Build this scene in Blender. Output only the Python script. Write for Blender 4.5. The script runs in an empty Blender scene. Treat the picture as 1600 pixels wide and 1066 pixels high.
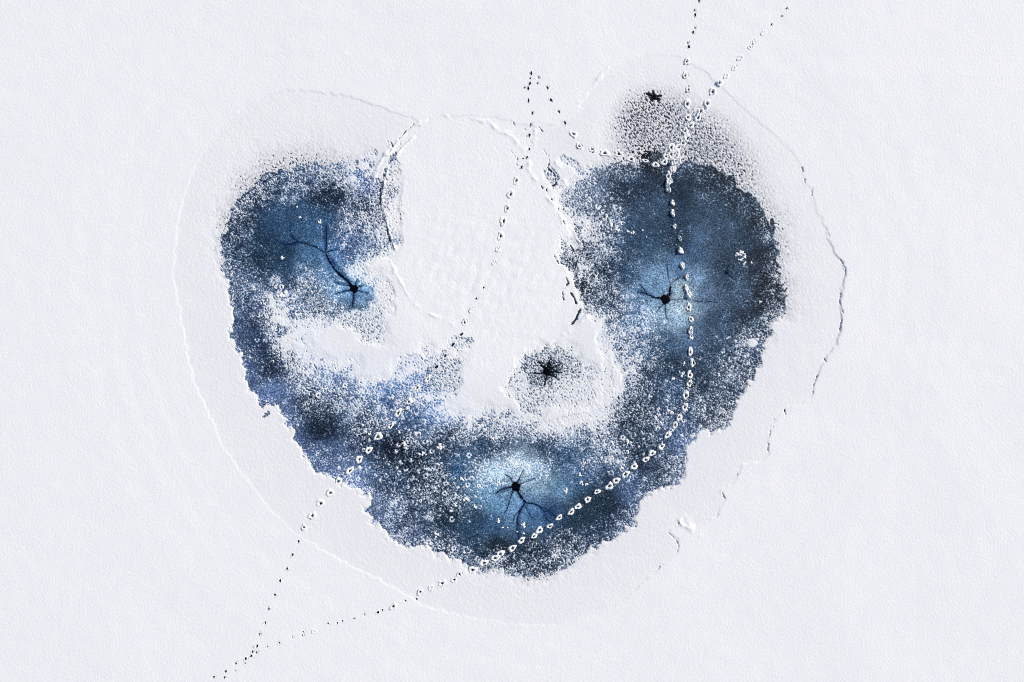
import bpy, math
import numpy as np

# ------------------------------------------------------------------ camera, sky, sun, exposure
S = 0.03                                   # metres of lake per unit of the site plan (1600 x 1066 units)
PLW, PLH = 1600.0, 1066.0
def wx(px): return (px - PLW/2) * S
def wy(py): return (PLH/2 - py) * S

sc = bpy.context.scene
cam_d = bpy.data.cameras.new('drone_camera')
cam_d.sensor_width = 36.0
cam_d.lens = 24.0
CAM_H = (PLW*S/2) / (18.0/24.0)
cam_d.clip_end = 20000
cam = bpy.data.objects.new('drone_camera', cam_d)
cam.location = (0, 0, CAM_H)
sc.collection.objects.link(cam)
sc.camera = cam

SUN_EL, SUN_AZ = math.radians(32), math.radians(28)      # azimuth measured from +X (east) towards +Y
world = bpy.data.worlds.new('World'); sc.world = world
world.use_nodes = True
wn = world.node_tree
bg = wn.nodes['Background']
sky = wn.nodes.new('ShaderNodeTexSky'); sky.sky_type = 'NISHITA'; sky.sun_disc = False
sky.sun_elevation = SUN_EL
sky.sun_rotation = math.radians(90) - SUN_AZ
sky.air_density = 1.0; sky.dust_density = 0.6
bg.inputs['Strength'].default_value = 0.075
wn.links.new(sky.outputs[0], bg.inputs[0])
sun_d = bpy.data.lights.new('sun', 'SUN'); sun_d.energy = 4.2; sun_d.angle = math.radians(0.5)
sun_d.color = (1.0, 0.93, 0.84)
sun = bpy.data.objects.new('sun', sun_d); sc.collection.objects.link(sun)
from mathutils import Vector
to_sun = Vector((math.cos(SUN_EL)*math.cos(SUN_AZ), math.cos(SUN_EL)*math.sin(SUN_AZ), math.sin(SUN_EL)))
sun.rotation_euler = to_sun.to_track_quat('Z', 'Y').to_euler()
sun.location = to_sun * 60
sc.view_settings.view_transform = 'Standard'
sc.view_settings.look = 'None'
sc.view_settings.exposure = 0.215
sc.view_settings.gamma = 1.0
sc.cycles.use_denoising = False
sc.cycles.pixel_filter_type = 'BLACKMAN_HARRIS'
sc.cycles.filter_width = 1.0
sc.cycles.max_bounces = 6

rng = np.random.default_rng(11)
def lin(c):
    c = np.asarray(c, float)/255.0
    return np.where(c <= 0.04045, c/12.92, ((c+0.055)/1.055)**2.4)

# ------------------------------------------------------------------ materials
def new_mat(name):
    m = bpy.data.materials.new(name); m.use_nodes = True
    nt = m.node_tree
    return m, nt, nt.nodes['Principled BSDF']
def N(nt, t, **kw):
    n = nt.nodes.new(t)
    for k, v in kw.items(): setattr(n, k, v)
    return n

def snow_material(name, with_attr):
    m, nt, p = new_mat(name)
    co = N(nt, 'ShaderNodeTexCoord')
    n1 = N(nt, 'ShaderNodeTexNoise'); n1.inputs['Scale'].default_value = 11; n1.inputs['Detail'].default_value = 3
    nt.links.new(co.outputs['Object'], n1.inputs['Vector'])
    n2 = N(nt, 'ShaderNodeTexNoise'); n2.inputs['Scale'].default_value = 1.1; n2.inputs['Detail'].default_value = 4
    nt.links.new(co.outputs['Object'], n2.inputs['Vector'])
    mix = N(nt, 'ShaderNodeMix', data_type='RGBA')
    mix.inputs[6].default_value = (0.84, 0.855, 0.895, 1); mix.inputs[7].default_value = (0.88, 0.885, 0.90, 1)
    nt.links.new(n2.outputs['Fac'], mix.inputs[0])
    out = mix.outputs[2]
    if with_attr:
        a = N(nt, 'ShaderNodeAttribute', attribute_name='melt')
        ac = N(nt, 'ShaderNodeAttribute', attribute_name='wet')
        mx = N(nt, 'ShaderNodeMix', data_type='RGBA')
        nt.links.new(a.outputs['Fac'], mx.inputs[0])
        nt.links.new(out, mx.inputs[6]); nt.links.new(ac.outputs['Color'], mx.inputs[7])
        out = mx.outputs[2]
    nt.links.new(out, p.inputs['Base Color'])
    p.inputs['Roughness'].default_value = 0.75
    p.inputs['Specular IOR Level'].default_value = 0.15
    b = N(nt, 'ShaderNodeBump'); b.inputs['Strength'].default_value = 0.35; b.inputs['Distance'].default_value = 0.02
    nt.links.new(n1.outputs['Fac'], b.inputs['Height']); nt.links.new(b.outputs[0], p.inputs['Normal'])
    return m
M_snow = snow_material('settled_snow', True)
M_print = snow_material('packed_snow', False)

def ice_material():
    m, nt, p = new_mat('wet_lake_ice')
    a = N(nt, 'ShaderNodeAttribute', attribute_name='tone')
    co = N(nt, 'ShaderNodeTexCoord')
    mp = N(nt, 'ShaderNodeMapping'); mp.inputs['Rotation'].default_value = (0.61, 0.43, 0.57)
    nt.links.new(co.outputs['Object'], mp.inputs['Vector'])
    def noise(scale, detail):
        n = N(nt, 'ShaderNodeTexNoise'); n.inputs['Scale'].default_value = scale; n.inputs['Detail'].default_value = detail
        nt.links.new(mp.outputs[0], n.inputs['Vector']); return n
    n1 = noise(16.0, 2.0)     # frost grain frozen into the surface
    r = N(nt, 'ShaderNodeMapRange'); r.inputs[1].default_value = 0.33; r.inputs[2].default_value = 0.67
    r.inputs[3].default_value = 0.3; r.inputs[4].default_value = 1.7
    nt.links.new(n1.outputs['Fac'], r.inputs[0])
    n3 = noise(0.9, 6.0)
    r3 = N(nt, 'ShaderNodeMapRange'); r3.inputs[1].default_value = 0.3; r3.inputs[2].default_value = 0.7
    r3.inputs[3].default_value = 0.72; r3.inputs[4].default_value = 1.28
    nt.links.new(n3.outputs['Fac'], r3.inputs[0])
    mm = N(nt, 'ShaderNodeMath', operation='MULTIPLY'); nt.links.new(r.outputs[0], mm.inputs[0]); nt.links.new(r3.outputs[0], mm.inputs[1])
    vm = N(nt, 'ShaderNodeVectorMath', operation='SCALE')
    nt.links.new(a.outputs['Color'], vm.inputs[0]); nt.links.new(mm.outputs[0], vm.inputs['Scale'])
    nt.links.new(vm.outputs[0], p.inputs['Base Color'])
    p.inputs['Roughness'].default_value = 0.45
    p.inputs['Specular IOR Level'].default_value = 0.12
    b = N(nt, 'ShaderNodeBump'); b.inputs['Strength'].default_value = 0.3; b.inputs['Distance'].default_value = 0.01
    nt.links.new(n1.outputs['Fac'], b.inputs['Height']); nt.links.new(b.outputs[0], p.inputs['Normal'])
    return m
M_ice = ice_material()

def dark_material(name, col, rough=0.3, var=0.5, scale=9.0):
    m, nt, p = new_mat(name)
    co = N(nt, 'ShaderNodeTexCoord')
    n = N(nt, 'ShaderNodeTexNoise'); n.inputs['Scale'].default_value = scale; n.inputs['Detail'].default_value = 3
    nt.links.new(co.outputs['Object'], n.inputs['Vector'])
    mx = N(nt, 'ShaderNodeMix', data_type='RGBA')
    mx.inputs[6].default_value = (*[c*(1-var) for c in col], 1); mx.inputs[7].default_value = (*[c*(1+var) for c in col], 1)
    nt.links.new(n.outputs['Fac'], mx.inputs[0]); nt.links.new(mx.outputs[2], p.inputs['Base Color'])
    p.inputs['Roughness'].default_value = rough; p.inputs['Specular IOR Level'].default_value = 0.1
    return m
M_water = dark_material('open_water', (0.0012, 0.002, 0.005), 0.35)
M_channel = dark_material('soaked_channel', (0.004, 0.014, 0.042), 0.5, 0.9, 18)
M_slush = dark_material('dark_slush', (0.008, 0.020, 0.042), 0.6)
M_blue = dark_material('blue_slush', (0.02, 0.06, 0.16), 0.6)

# ------------------------------------------------------------------ plan of the melt: fields on a grid
x0, x1, y0, y1 = -80, 1680, -80, 1146
gx = np.arange(x0, x1+1, dtype=float); gy = np.arange(y0, y1+1, dtype=float)
NX, NY = len(gx), len(gy)
L = 4
lx = np.arange(x0, x1+L, L, dtype=float); ly = np.arange(y0, y1+L, L, dtype=float)
LX, LY = np.meshgrid(lx, ly)
GX, GY = np.meshgrid(gx, gy)

def up(f):                                  # coarse field -> full grid, bilinear
    fx = (gx-x0)/L; fy = (gy-y0)/L
    ix = np.minimum(fx.astype(int), f.shape[1]-2); iy = np.minimum(fy.astype(int), f.shape[0]-2)
    tx = fx-ix; ty = (fy-iy)[:, None]
    a = f[iy][:, ix]*(1-tx) + f[iy][:, ix+1]*tx
    b = f[iy+1][:, ix]*(1-tx) + f[iy+1][:, ix+1]*tx
    return a*(1-ty) + b*ty

ky = np.fft.fftfreq(NY)[:, None]*2*math.pi; kx = np.fft.rfftfreq(NX)[None, :]*2*math.pi
def gn(s1, s2=0.0, ang=0.0, stretch=1.0):   # band-limited gaussian noise, unit variance; stretch along ang (plan axes, y down)
    w = np.fft.rfft2(rng.standard_normal((NY, NX)))
    ca, sa = math.cos(ang), math.sin(ang)
    k2 = ((kx*ca+ky*sa)*stretch)**2 + (-kx*sa+ky*ca)**2
    f = np.exp(-k2*s1*s1/2)
    if s2: f = f - np.exp(-k2*s2*s2/2)
    o = np.fft.irfft2(w*f, s=(NY, NX))
    return (o-o.mean())/o.std()

DIAG = math.radians(62)
G_iso = 0.9*gn(0.5, 1.3)+0.48*gn(1.2, 2.8)
G_dia = 0.92*gn(0.5, 1.3, DIAG, 1.9)+0.36*gn(1.1, 2.6, DIAG, 1.6)
G_mid = gn(3.2, 8.0)
G_big = gn(11, 26)
G_wx, G_wy = gn(14), gn(14)
G_edge = gn(2.2, 0) 

# --- snow cover inside the melted heart: 0 bare ice ... 9 closed snow, every 25 units from (325, 225)
COVER = """
4444454566689899999999999987555363333
4444454566678899999999999986555253333
4444454456667899999999999996432011234
4444434432535899999999999987521000123
4442100022546899999999999996531000112
4431000013647999999999999997653000001
4430000001547999999999999887642100000
4431001111367999999999499996531000001
4431114241478999999999499945311000001
4333454341389999999999999744321000001
3334666463589999999999999965442100001
3324777876689999999999999986554200013
3322688988899999899999999997544211114
3322577899999877999986789986432113431
3322267678888776999985257897422213431
3322147565766556999998745789643222331
3333324354644768999998778985344224444
3344311255656678787878888754443544444
4443310255344456666677776432345544444
4443322332243333443344446643223554444
4443333322333443225532224431344455555
4444333344344443464433222212335555555
4443333343334434210221100244555555555
4443333444431210000000001344555555555
4444444444342100000000135555555555555
5555555544444332101123455555555555555
5555555555555445444333456655555555555
5555555555555555555545566666666666666
5555555555555555555555666666666666666
""".split()
# fix-up pass of the rows read off at finer spacing: {y: {x: digit}}
QV = {'9': 3.3, '8': 1.45, '7': 0.9, '6': 0.5, '5': 0.22, '4': -0.13, '3': -0.52, '2': -1.0, '1': -1.6, '0': -2.4}
rows = {
250: "325:5 525:5 540:6 552:8 575:8 600:9 880:9 900:9 925:7 950:5 1000:5 1025:3 1050:5 1075:2 1100:2 1225:3",
275: "325:4 400:4 425:5 450:4 475:5 500:6 525:6 550:6 565:8 590:8 625:9 885:9 900:8 925:6 950:4 975:3 1000:2 1025:0 1050:1 1075:1 1100:2 1125:3 1150:3 1225:4",
300: "325:4 400:4 425:3 450:4 475:4 500:3 525:2 550:5 575:4 590:7 605:7 625:9 870:9 885:7 900:6 925:4 950:2 975:1 1000:0 1075:0 1100:1 1125:2 1150:2 1175:3 1225:4",
325: "325:4 375:4 400:2 425:1 450:0 475:0 500:1 525:1 550:4 570:3 585:6 605:7 625:9 870:9 885:8 900:6 925:5 950:3 975:1 1000:0 1100:0 1125:1 1150:1 1175:2 1200:3 1225:4",
350: "325:4 350:4 375:3 400:1 425:0 475:0 500:1 525:3 550:6 575:3 590:7 610:8 625:9 875:9 900:8 925:6 950:5 975:3 1000:0 1150:0 1175:1 1200:3 1225:4",
375: "325:4 350:4 375:3 400:0 500:0 525:1 550:5 575:3 600:6 612:8 625:9 865:9 900:7 925:6 950:4 975:2 1000:1 1025:0 1175:0 1200:2 1225:4",
400: "325:4 350:4 375:3 400:1 425:0 450:0 475:1 500:1 525:1 550:3 575:5 595:7 615:9 875:9 900:7 925:6 950:4 975:2 1000:1 1025:0 1175:0 1200:3 1225:4",
425: "325:4 350:4 375:3 400:1 425:1 450:1 475:5 500:2 525:4 550:7 575:8 600:9 890:9 905:6 925:5 950:3 975:1 1000:1 1025:0 1175:1 1200:4 1225:4",
450: "325:3 375:3 400:3 425:4 450:6 475:4 500:3 525:4 540:1 560:1 575:3 590:6 605:8 620:9 900:9 910:6 925:5 950:4 975:3 1000:2 1025:0 1175:1 1200:3 1225:4",
475: "325:3 375:3 400:4 425:7 450:6 475:6 500:4 525:6 550:3 575:4 590:7 610:8 625:9 910:9 925:7 950:4 975:4 1000:4 1025:1 1050:0 1175:1 1200:3 1225:4",
500: "325:3 350:3 375:2 400:4 425:7 450:7 475:7 500:8 525:7 550:6 575:6 590:7 610:9 910:9 930:8 950:6 975:5 1000:5 1025:4 1050:1 1075:0 1150:1 1175:3 1200:5 1225:8",
525: "325:3 350:3 375:2 400:2 425:6 450:8 470:7 485:8 500:9 528:9 550:9 575:8 592:8 607:9 925:9 940:8 955:6 975:5 1000:4 1025:4 1050:1 1075:0 1125:1 1150:4 1175:5 1225:6",
550: "325:3 375:2 400:2 425:5 450:7 475:7 490:8 505:9 645:9 660:8 685:8 700:8 715:9 825:9 840:8 870:8 890:8 915:9 945:9 960:8 975:6 1000:4 1025:3 1050:1 1075:0 1100:1 1125:2 1150:4 1175:3 1225:3",
575: "325:2 400:2 425:2 450:6 475:7 500:7 525:8 550:8 575:9 595:9 612:8 640:7 675:6 700:6 715:8 730:9 800:9 815:8 835:6 855:3 875:6 895:8 920:8 945:9 960:8 980:6 1000:4 1025:2 1050:1 1075:1 1100:2 1125:3 1150:4 1175:3 1225:3",
600: "325:2 400:2 425:1 450:4 475:7 500:6 525:5 550:6 575:7 600:6 625:5 650:6 675:5 700:6 715:8 730:9 790:9 805:8 830:6 850:4 875:6 900:8 925:8 945:9 960:7 980:6 1000:4 1025:3 1050:2 1075:2 1100:2 1125:3 1150:3 1225:3",
625: "325:3 425:3 450:2 475:4 500:3 525:5 550:4 575:6 600:4 625:4 645:7 665:8 685:7 700:8 715:9 800:9 815:8 850:7 875:8 900:8 930:9 950:8 975:5 1000:3 1025:3 1050:4 1075:2 1100:3 1125:4 1225:4",
650: "325:4 425:4 450:3 475:1 500:1 525:2 550:5 575:5 600:5 625:4 650:6 675:7 700:7 725:8 750:8 775:7 800:8 825:8 850:8 875:9 905:9 930:8 950:7 975:4 1000:3 1025:4 1050:4 1075:3 1100:5 1125:4 1225:4",
675: "325:4 450:3 475:1 500:0 525:2 550:4 575:4 600:3 625:3 650:4 675:5 700:5 725:6 750:6 775:6 800:6 825:6 850:6 875:7 900:7 925:7 950:6 975:4 1000:2 1025:2 1050:3 1075:4 1100:5 1225:5",
700: "325:4 475:3 500:2 525:2 550:3 575:3 600:1 625:2 650:3 675:3 700:3 725:2 750:2 775:3 800:3 825:3 850:3 875:4 900:4 925:6 950:6 975:4 1000:2 1025:2 1050:3 1075:4 1225:5",
725: "325:4 475:4 500:3 525:3 550:3 575:2 600:2 625:3 650:3 675:3 700:3 725:2 745:4 775:6 800:6 825:5 850:3 875:1 900:2 925:5 950:4 975:3 1000:1 1025:3 1050:4 1225:5",
750: "325:4 500:4 525:4 550:4 575:4 600:3 625:3 650:4 675:4 700:4 725:3 740:3 755:6 775:6 800:4 825:4 850:3 875:1 900:2 925:3 950:1 975:1 1000:3 1025:4 1050:5 1225:5",
775: "325:4 550:4 575:4 600:3 625:3 650:4 675:4 700:4 725:4 750:3 775:1 800:0 850:0 875:0 900:1 925:0 950:0 975:2 1000:4 1225:5",
800: "325:4 600:4 625:4 650:3 675:2 700:3 725:3 750:1 775:0 925:0 950:1 975:3 1000:4 1225:5",
825: "325:4 600:4 625:3 650:4 675:2 700:1 725:0 900:0 925:1 950:3 975:4 1225:5",
850: "325:4 625:4 650:4 675:4 700:4 725:3 750:2 775:1 800:0 825:1 850:1 875:2 900:3 925:4 950:5 1225:5",
875: "325:5 700:5 725:4 750:4 775:4 800:3 825:3 850:3 875:4 900:5 1225:5",
900: "325:5 775:5 800:4 825:4 850:5 875:5 1225:6",
}
cys = np.array(sorted(rows)); cxs = np.arange(325, 1226, 12.5)
CQ = []
for y in cys:
    pr = [p.split(':') for p in rows[y].split()]
    CQ.append(np.interp(cxs, [float(p[0]) for p in pr], [QV[p[1]] for p in pr]))
CQ = np.array(CQ)
def sample(ax, ay, F, X, Y):
    fx = np.clip((X-ax[0])/(ax[1]-ax[0]), 0, len(ax)-1.001); fy = np.clip((Y-ay[0])/(ay[1]-ay[0]), 0, len(ay)-1.001)
    ix = fx.astype(int); iy = fy.astype(int); tx = fx-ix; ty = fy-iy
    tx = tx*tx*(3-2*tx)*.5+tx*.5; ty = ty*ty*(3-2*ty)*.5+ty*.5
    return (F[iy, ix]*(1-tx)+F[iy, ix+1]*tx)*(1-ty) + (F[iy+1, ix]*(1-tx)+F[iy+1, ix+1]*tx)*ty
G_w2, G_w3 = gn(5), gn(5)
q_in = sample(cxs, cys, CQ, GX+G_wx*5.5+G_w2*2.5, GY+G_wy*5.5+G_w3*2.5)
inner = np.clip((2.6-q_in)/1.2, 0, 1)
q_in = q_in + inner*(0.34*G_mid + 0.24*G_big)

# --- outer edge of the melted heart
EDGE = [(512,259),(497,255),(467,262),(447,265),(424,268),(409,277),(394,291),(379,302),(370,317),(361,330),(359,339),(356,354),(347,375),(346,394),(348,422),
(353,440),(359,462),(362,491),(365,506),(360,521),(368,541),(377,556),(383,584),(390,603),(404,624),(432,628),(437,640),(445,657),(456,670),(462,691),(475,713),
(496,737),(512,741),(524,754),(537,756),(559,766),(578,775),(580,781),(570,793),(573,804),(588,820),(608,840),(628,852),(659,854),(679,863),(696,871),(719,875),
(730,890),(756,894),(779,892),(794,899),(822,905),(850,899),(878,890),(895,881),(906,867),(923,856),(940,848),(964,841),(981,825),(992,820),(994,809),(997,794),
(1007,773),(1026,766),(1037,764),(1056,760),(1069,749),(1073,715),(1073,700),(1084,689),(1094,670),(1116,678),(1133,670),(1144,659),(1146,646),(1150,631),(1154,620),
(1167,601),(1184,586),(1185,571),(1190,554),(1191,537),(1204,526),(1201,519),(1202,506),(1224,497),(1228,483),(1224,453),(1215,424),(1216,384),(1212,371),(1206,352),
(1187,319),(1165,300),(1141,277),(1112,262),(1094,256),(1067,253),(1056,262),(1048,252),(1037,242),(1015,242),(1010,251),(1000,260),(987,259),(972,253),(942,258),
(925,260),(900,240),(850,225),(700,225),(620,235),(575,240),(552,262),(545,252),(530,251)]
P = np.array(EDGE, float); Q = np.roll(P, -1, 0)
sx = LX + up(np.zeros_like(LX))[::L, ::L][:LX.shape[0], :LX.shape[1]].mean()*0
d2 = np.full(LX.shape, 1e12); ins = np.zeros(LX.shape, bool)
for (ax, ay), (bx, by) in zip(P, Q):
    ex, ey = bx-ax, by-ay
    t = np.clip(((LX-ax)*ex+(LY-ay)*ey)/(ex*ex+ey*ey), 0, 1)
    d2 = np.minimum(d2, (LX-ax-t*ex)**2+(LY-ay-t*ey)**2)
    c = (ay > LY) != (by > LY)
    with np.errstate(divide='ignore', invalid='ignore'):
        ins ^= c & (LX < (bx-ax)*(LY-ay)/(by-ay)+ax)
sd = up(np.where(ins, 1, -1)*np.sqrt(d2)) + 1.5*G_edge + 0.9*G_iso + 2.0*G_mid
s_in = np.clip((sd+1.5)/3.0, 0, 1)

# --- speckled margin of the closed snow outside the edge: (x, y, q at the edge, width)
HALO = [(355,330,1.15,26),(390,280,1.0,34),(420,255,1.05,42),(460,245,1.0,44),(505,240,1.15,36),(345,400,1.35,18),(350,470,2.2,14),(360,540,2.3,15),(400,625,2.2,22),(460,690,2.4,12),(510,745,2.5,10),
(575,790,2.4,10),(640,860,2.3,12),(720,880,2.1,16),(760,900,1.7,16),(850,910,1.5,18),(900,880,1.8,18),(960,850,2.2,14),(1030,780,2.7,9),(1080,720,2.8,9),(1110,690,2.8,9),(1160,640,2.6,11),
(1195,570,2.5,11),(1210,520,2.0,14),(1235,480,1.3,26),(1228,430,1.1,28),(1220,380,1.1,26),(1190,310,1.1,32),(1140,260,1.0,44),(1100,235,0.9,60),(1060,230,0.8,60),(1000,235,0.8,40),(960,240,1.6,30),
(900,230,2.6,20),(700,200,3.2,20),(600,215,2.4,20),(540,240,1.7,22)]
H = np.array(HALO, float)
wsum = np.zeros(LX.shape); eq = np.zeros(LX.shape); wd = np.zeros(LX.shape)
for hx, hy, hq, hw in H:
    w = 1.0/((LX-hx)**2+(LY-hy)**2+60.0)**2
    wsum += w; eq += w*hq; wd += w*hw
eq = up(eq/wsum); wd = up(wd/wsum)
q_out = eq + (3.3-eq)*(1-np.exp(-(np.maximum(-sd, 0)/(wd*1.35))**0.9)) + 0.12*G_big*np.exp(-np.maximum(-sd, 0)/60)

def ell(cx, cy, a, b, ang=0.0):             # soft elliptical distance, 1 at the rim
    t = math.radians(ang); dx, dy = GX-cx, GY-cy
    return np.sqrt(((dx*math.cos(t)+dy*math.sin(t))/a)**2 + ((-dx*math.sin(t)+dy*math.cos(t))/b)**2)
def bump01(r): return np.clip(1.15-r, 0, 1)**0.8 * (r < 1.15)
# grey speckled snow round the star-shaped hole at the top
for (cx, cy, a, b, an, v) in [(1018,188,82,60,20,1.75),(1035,225,85,45,10,0.85),(1008,195,50,36,0,0.3),(1025,160,52,34,0,.2),(1110,215,60,42,35,0.9),(1160,260,50,28,45,0.6)]:
    q_out = q_out - v*np.exp(-ell(cx, cy, a, b, an)**2*1.3)
q_out = np.maximum(q_out+0.38, 1.05)
rimdark = np.clip((1.5-eq)/0.4, 0, 1)*np.exp(-((sd-3.0)/3.6)**2)*(0.75+0.35*G_edge)
q = q_out*(1-s_in) + (q_in-0.85*rimdark)*s_in

def patch(cx, cy, a, b, an, val, soft=0.35, wob=0.16):
    global q
    r = ell(cx, cy, a, b, an) + wob*G_mid*0.8 + 0.12*G_iso
    m = np.clip((1-r)/soft+0.5, 0, 1)
    q = q*(1-m) + val*m
# small melt patches around the lobes' inner tips
for cx, cy, a, b, an, dv in [(402,525,15,42,-14,-0.75),(432,572,24,22,40,-0.75),(492,650,44,38,45,-0.3),(455,560,14,10,0,-.4),(475,505,30,22,10,0.5),(436,488,17,40,-14,0.95),(458,545,18,30,-35,0.7),(577,414,28,11,-20,1.3),(535,425,16,8,0,.5),(470,440,20,14,20,.4),(470,560,22,24,40,0.6),(560,560,40,12,0,.2),(530,625,22,16,30,.35),(590,655,40,16,30,.35),(640,690,60,40,0,-.35),(600,720,45,25,20,-.3),
    (835,700,120,14,4,-.45),(470,330,50,30,0,-.3),(420,370,34,50,0,-.5),(1100,330,70,60,0,-.4),(1130,450,60,70,0,-.4),(1070,560,34,50,0,-.3),(930,800,60,26,-10,-.4),(740,815,60,24,10,-.4)]:
    q = q + dv*np.exp(-ell(cx, cy, a, b, an)**2)*np.clip((2.6-q)/1.0, 0, 1)*s_in
for p in [(561,273,7,9,-20,-0.2),(572,287,7,8,10,-0.1),(581,258,4,5,0,0.4),(568,251,2.5,4,20,0.3),(586,238,3,5,-20,0.9),(575,268,3,3,0,0.4),(556,255,3,4,10,0.4),
          (612,226,1.6,5,-25,0.2),(583,283,7,9,-10,0.3),(578,300,9,10,0,-0.1),(574,322,8,14,5,-0.5),(565,312,9,7,0,-0.5),
          (614,248,5,10,35,0.1),(603,268,4,9,20,0.5),(589,300,6,20,5,0.35),(592,335,7,22,-5,0.3),(598,365,9,14,-10,1.0),
          (615,268,9,15,20,1.5),(607,310,8,24,8,1.15),(617,335,11,24,0,1.9),(612,300,6,12,0,.9),
          (862,279,9,17,-30,1.2),(868,274,3,9,-25,0.5),(880,250,8,6,40,1.35),(896,258,16,6,38,1.4),(909,269,11,6,38,1.2),(874,292,5,5,0,1.6),
          (890,316,9,7,-20,0.3),(908,293,10,9,30,0.35),(920,300,10,10,0,-.2),(903,360,5,7,0,0.3),(886,405,12,13,-35,0.35),(892,412,9,9,0,0.0),(883,388,6,14,-25,0.9),
          (900,430,5,14,0,0.1),(911,445,5.5,13,0,-1.2),(902,446,4,6,0,-0.6),(914,473,3,7,0,-0.5),(926,434,4,3,0,-.3),(921,462,10,12,0,-0.1),(919,485,8,9,20,.9),
          (718,536,17,9,15,1.4),(733,533,6,5,20,.9),(709,539,5,5,0,1.2),(692,557,6,8,20,0.8),(665,565,25,9,-15,1.35),(645,563,20,9,0,1.4),(662,592,11,9,0,0.3),(690,590,17,15,30,0.9),(705,600,14,16,20,1.1),(697,575,13,9,30,1.1),
          (500,458,17,22,0,0.1),(497,475,14,16,0,0.3),(457,490,6,7,0,-0.2),(438,519,8,8,0,0.1),(430,440,9,12,0,0.6),
          (501,597,10,6,20,0.6),(536,612,8,8,0,0.5),(415,598,8,8,0,-1),(416,648,4.5,2.6,-40,-0.2),(419,645,2.2,2.6,0,0.1),(412,651,2,1.6,0,.4),(409,630,6,6,0,-0.2),(425,630,8,5,0,-.1),(1201,520,5,5,0,-0.6),
          (560,498,22,13,10,1.2),(575,515,15,17,20,1.25),(541,500,14,11,-20,1.35),(585,495,16,14,0,1.3),(600,455,15,18,0,1.75),
          (855,580,24,22,0,-0.35),(855,580,15,14,0,-0.9),(853,602,30,17,0,0.2),(885,585,22,26,0,0.9),(835,572,17,18,0,0.55),(845,620,40,16,0,1.25),(895,615,34,22,10,1.55),(812,600,12,22,-20,1.55),(870,560,26,16,20,0.8),(860,575,14,12,0,-.5),
          (1021,246,17,9,0,-1.3),(949,592,8,42,-3,2.0),(905,652,46,6,-10,1.8),(1041,262,5,16,0,-1.6),(1028,262,12,10,0,-1.6),(1175,536,7,6,0,2.6),(1158,536,9,6,0,.6)]:
    patch(*p)

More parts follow.
